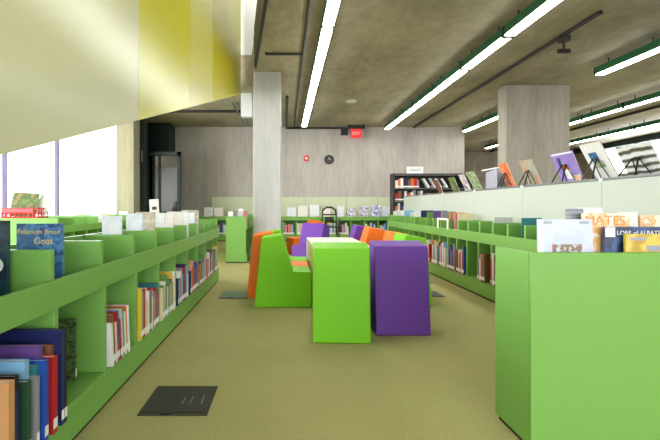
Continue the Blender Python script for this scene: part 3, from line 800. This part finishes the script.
display(3.28, 3.62, 0.24, 2.90, 2.775, 'green_strip', 'wide book with green landscape bands on the pale shelving', 'black wire easel behind the wide landscape book')
display(4.86, 5.11, 0.285, 2.90, 2.775, 'boy_art', 'grey-green book with a figure, third displayed from right', 'black wire easel behind the grey-green book')
display(5.40, 5.60, 0.30, 2.90, 2.775, 'orange_art', 'orange-red displayed book by the column', 'black wire easel behind the orange-red book')
display(6.35, 6.62, 0.27, 2.92, 2.775, 'plant_art', 'green leafy displayed book beyond the grey board', '', easel=False)
display(6.75, 6.95, 0.26, 2.92, 2.80, 'pinkgrey_art', 'pinkish grey displayed book beyond the green leafy one', '', easel=False)
display(7.15, 7.40, 0.24, 2.90, 2.80, 'farm_art', 'dark green displayed book toward the far end of the pale shelving', '', easel=False)
display(7.9, 8.1, 0.24, 2.90, 2.80, CL['brown'], 'brown displayed book at the far end of the pale shelving', '', easel=False)
t = thing('folding_board', 'grey folding board standing on the pale shelving beside the orange-red book', 'board', (2.82, 5.72, ZT))
MB().prism([(0, 0), (0.32, 0), (0.32, 0.24), (0, 0.27)], 0, 0, 0.01, 'grey_board').build('board_leaf', t)
MB().box(-0.012, 0.02, -0.02, 0.42, 0.27, 0.285, 'label_white').build('top_edge', t)
MB().box(0.16, 0.17, 0.0, 0.32, 0, 0.27, 'grey_board').build('board_leaf', t)

# ------------------------------------------------------------------ foam chairs and table
def chair(loc, ang, mat, label, hscale=1.0, depth=0.58):
    prof = [(0, 0), (0.075, 0.722), (0.285, 0.757), (0.405, 0.378), (depth, 0.37), (depth, 0)]
    prof = [(x, z * hscale) for x, z in prof]
    o = MB().prism(prof, 1, -0.224, 0.224, mat).build('foam_chair', bevel=0.011, bseg=3)
    o.location = (loc[0], loc[1], 0.001); o.rotation_euler = (0, 0, R(ang))
    return tag(o, label, 'chair', 'foam wedge chairs')
chair((0.435, 3.30), 86.3, 'foam_green', 'bright green foam chair with its back to the camera')
chair((0.966, 3.50), 90, 'foam_purple', 'purple foam chair in front, back to the camera')
chair((-0.323, 4.708), 0, 'foam_green', 'green foam chair seen in profile at left of the table', depth=0.60)
chair((-0.444, 5.178), 0, 'foam_orange', 'orange foam chair between the two green ones at left', depth=0.72)
chair((-0.350, 5.648), 0, 'foam_green', 'green foam chair behind the left orange one', depth=0.65)
chair((1.55, 4.72), 180, 'foam_green', 'green foam chair on the right behind the front purple one')
chair((1.55, 5.20), 180, 'foam_orange', 'orange foam chair on the right behind the right green one')
chair((1.50, 6.37), 180, 'foam_orange', 'orange foam chair farther back on the right, past the table')
chair((1.44, 7.10), 180, 'foam_purple', 'purple foam chair farthest back on the right')
chair((0.66, 8.06), 238, 'foam_purple', 'purple foam chair beyond the table, turned towards the camera', depth=0.66)
chair((0.86, 9.75), 200, 'foam_orange', 'orange foam chair behind the purple one beyond the table', depth=0.8)
t = thing('low_table', 'low white table between the foam chairs', 'table', (0.635, 5.1, 0))
MB().box(-0.33, 0.31, -1.0, 1.0, 0.575, 0.62, 'white_laminate').build('table_top', t, 0.006)
MB().box(-0.33, -0.29, -1.0, 1.0, 0, 0.574, 'white_laminate').build('side_panel', t, 0.004)
MB().box(0.27, 0.31, -1.0, 1.0, 0, 0.574, 'white_laminate').build('side_panel', t, 0.004)

# black tubular chair in front of the back bookcase
t = thing('tubular_chair', 'black thin-framed chair standing before the back wall bookcase', 'chair', (1.22, 11.6, 0))
for sx in (-0.2, 0.2):
    MB().tube([(sx * 1.15, -0.22, 0), (sx, -0.2, 0.52)], 0.016, 'black_metal').build('leg', t)
    MB().tube([(sx * 1.15, 0.25, 0), (sx, 0.2, 0.52), (sx * 0.9, 0.24, 0.95)], 0.016, 'black_metal').build('leg', t)
    MB().tube([(sx * 1.15, -0.18, 0.5), (sx * 1.2, -0.16, 0.72), (sx * 1.1, 0.22, 0.74)], 0.016, 'black_metal').build('armrest', t)
MB().box(-0.2, 0.2, -0.22, 0.2, 0.50, 0.535, 'black_metal').build('seat', t, 0.01)
MB().tube([(-0.17, 0.235, 0.84), (0.17, 0.235, 0.84)], 0.02, 'black_metal').build('back_rail', t)
MB().box(-0.12, 0.12, 0.22, 0.25, 0.66, 0.78, 'black_metal').build('back_pad', t, 0.01)
MB().tube([(-0.19, 0.23, 0.82), (-0.17, 0.25, 0.97), (-0.07, 0.26, 1.04), (0.07, 0.26, 1.04), (0.17, 0.25, 0.97), (0.19, 0.23, 0.82)], 0.026, 'black_metal').build('backrest', t)

# ------------------------------------------------------------------ floor outlet plates
def plate(x0, x1, y0, y1, label, m='floor_plate'):
    t = thing('floor_plate', label, 'floor outlet', ((x0 + x1) / 2, (y0 + y1) / 2, 0.0))
    w, d = (x1 - x0) / 2, (y1 - y0) / 2
    MB().box(-w, w, -d, d, 0.0, 0.006, 'plate_rim').build('rim', t, 0.002, 1)
    MB().box(-w + 0.012, w - 0.006, -d + 0.022, d - 0.012, 0.006, 0.009, m).build('lid', t, 0.001, 1)
    MB().box(-0.06, 0.0, -d + 0.002, -d + 0.02, 0.006, 0.012, 'black_metal').build('latch', t)
    mb = MB()
    for i, (a, b) in enumerate([(0.02, 0.05), (0.06, 0.11), (0.12, 0.15)]):
        mb.box(a, a + 0.008, -0.06, 0.02 + 0.01 * i, 0.009, 0.0096, 'grey_steel')
    mb.build('engraving', t)
plate(-0.745, -0.392, 2.16, 2.51, 'black square floor plate in the carpet in front of the left bookcase')
plate(-0.76, -0.42, 4.92, 5.36, 'floor plate, grey from a painted reflection, beside the left orange chair', 'floor_plate_sheen')
plate(1.56, 1.87, 5.02, 5.32, 'dark floor plate beside the right green chair')
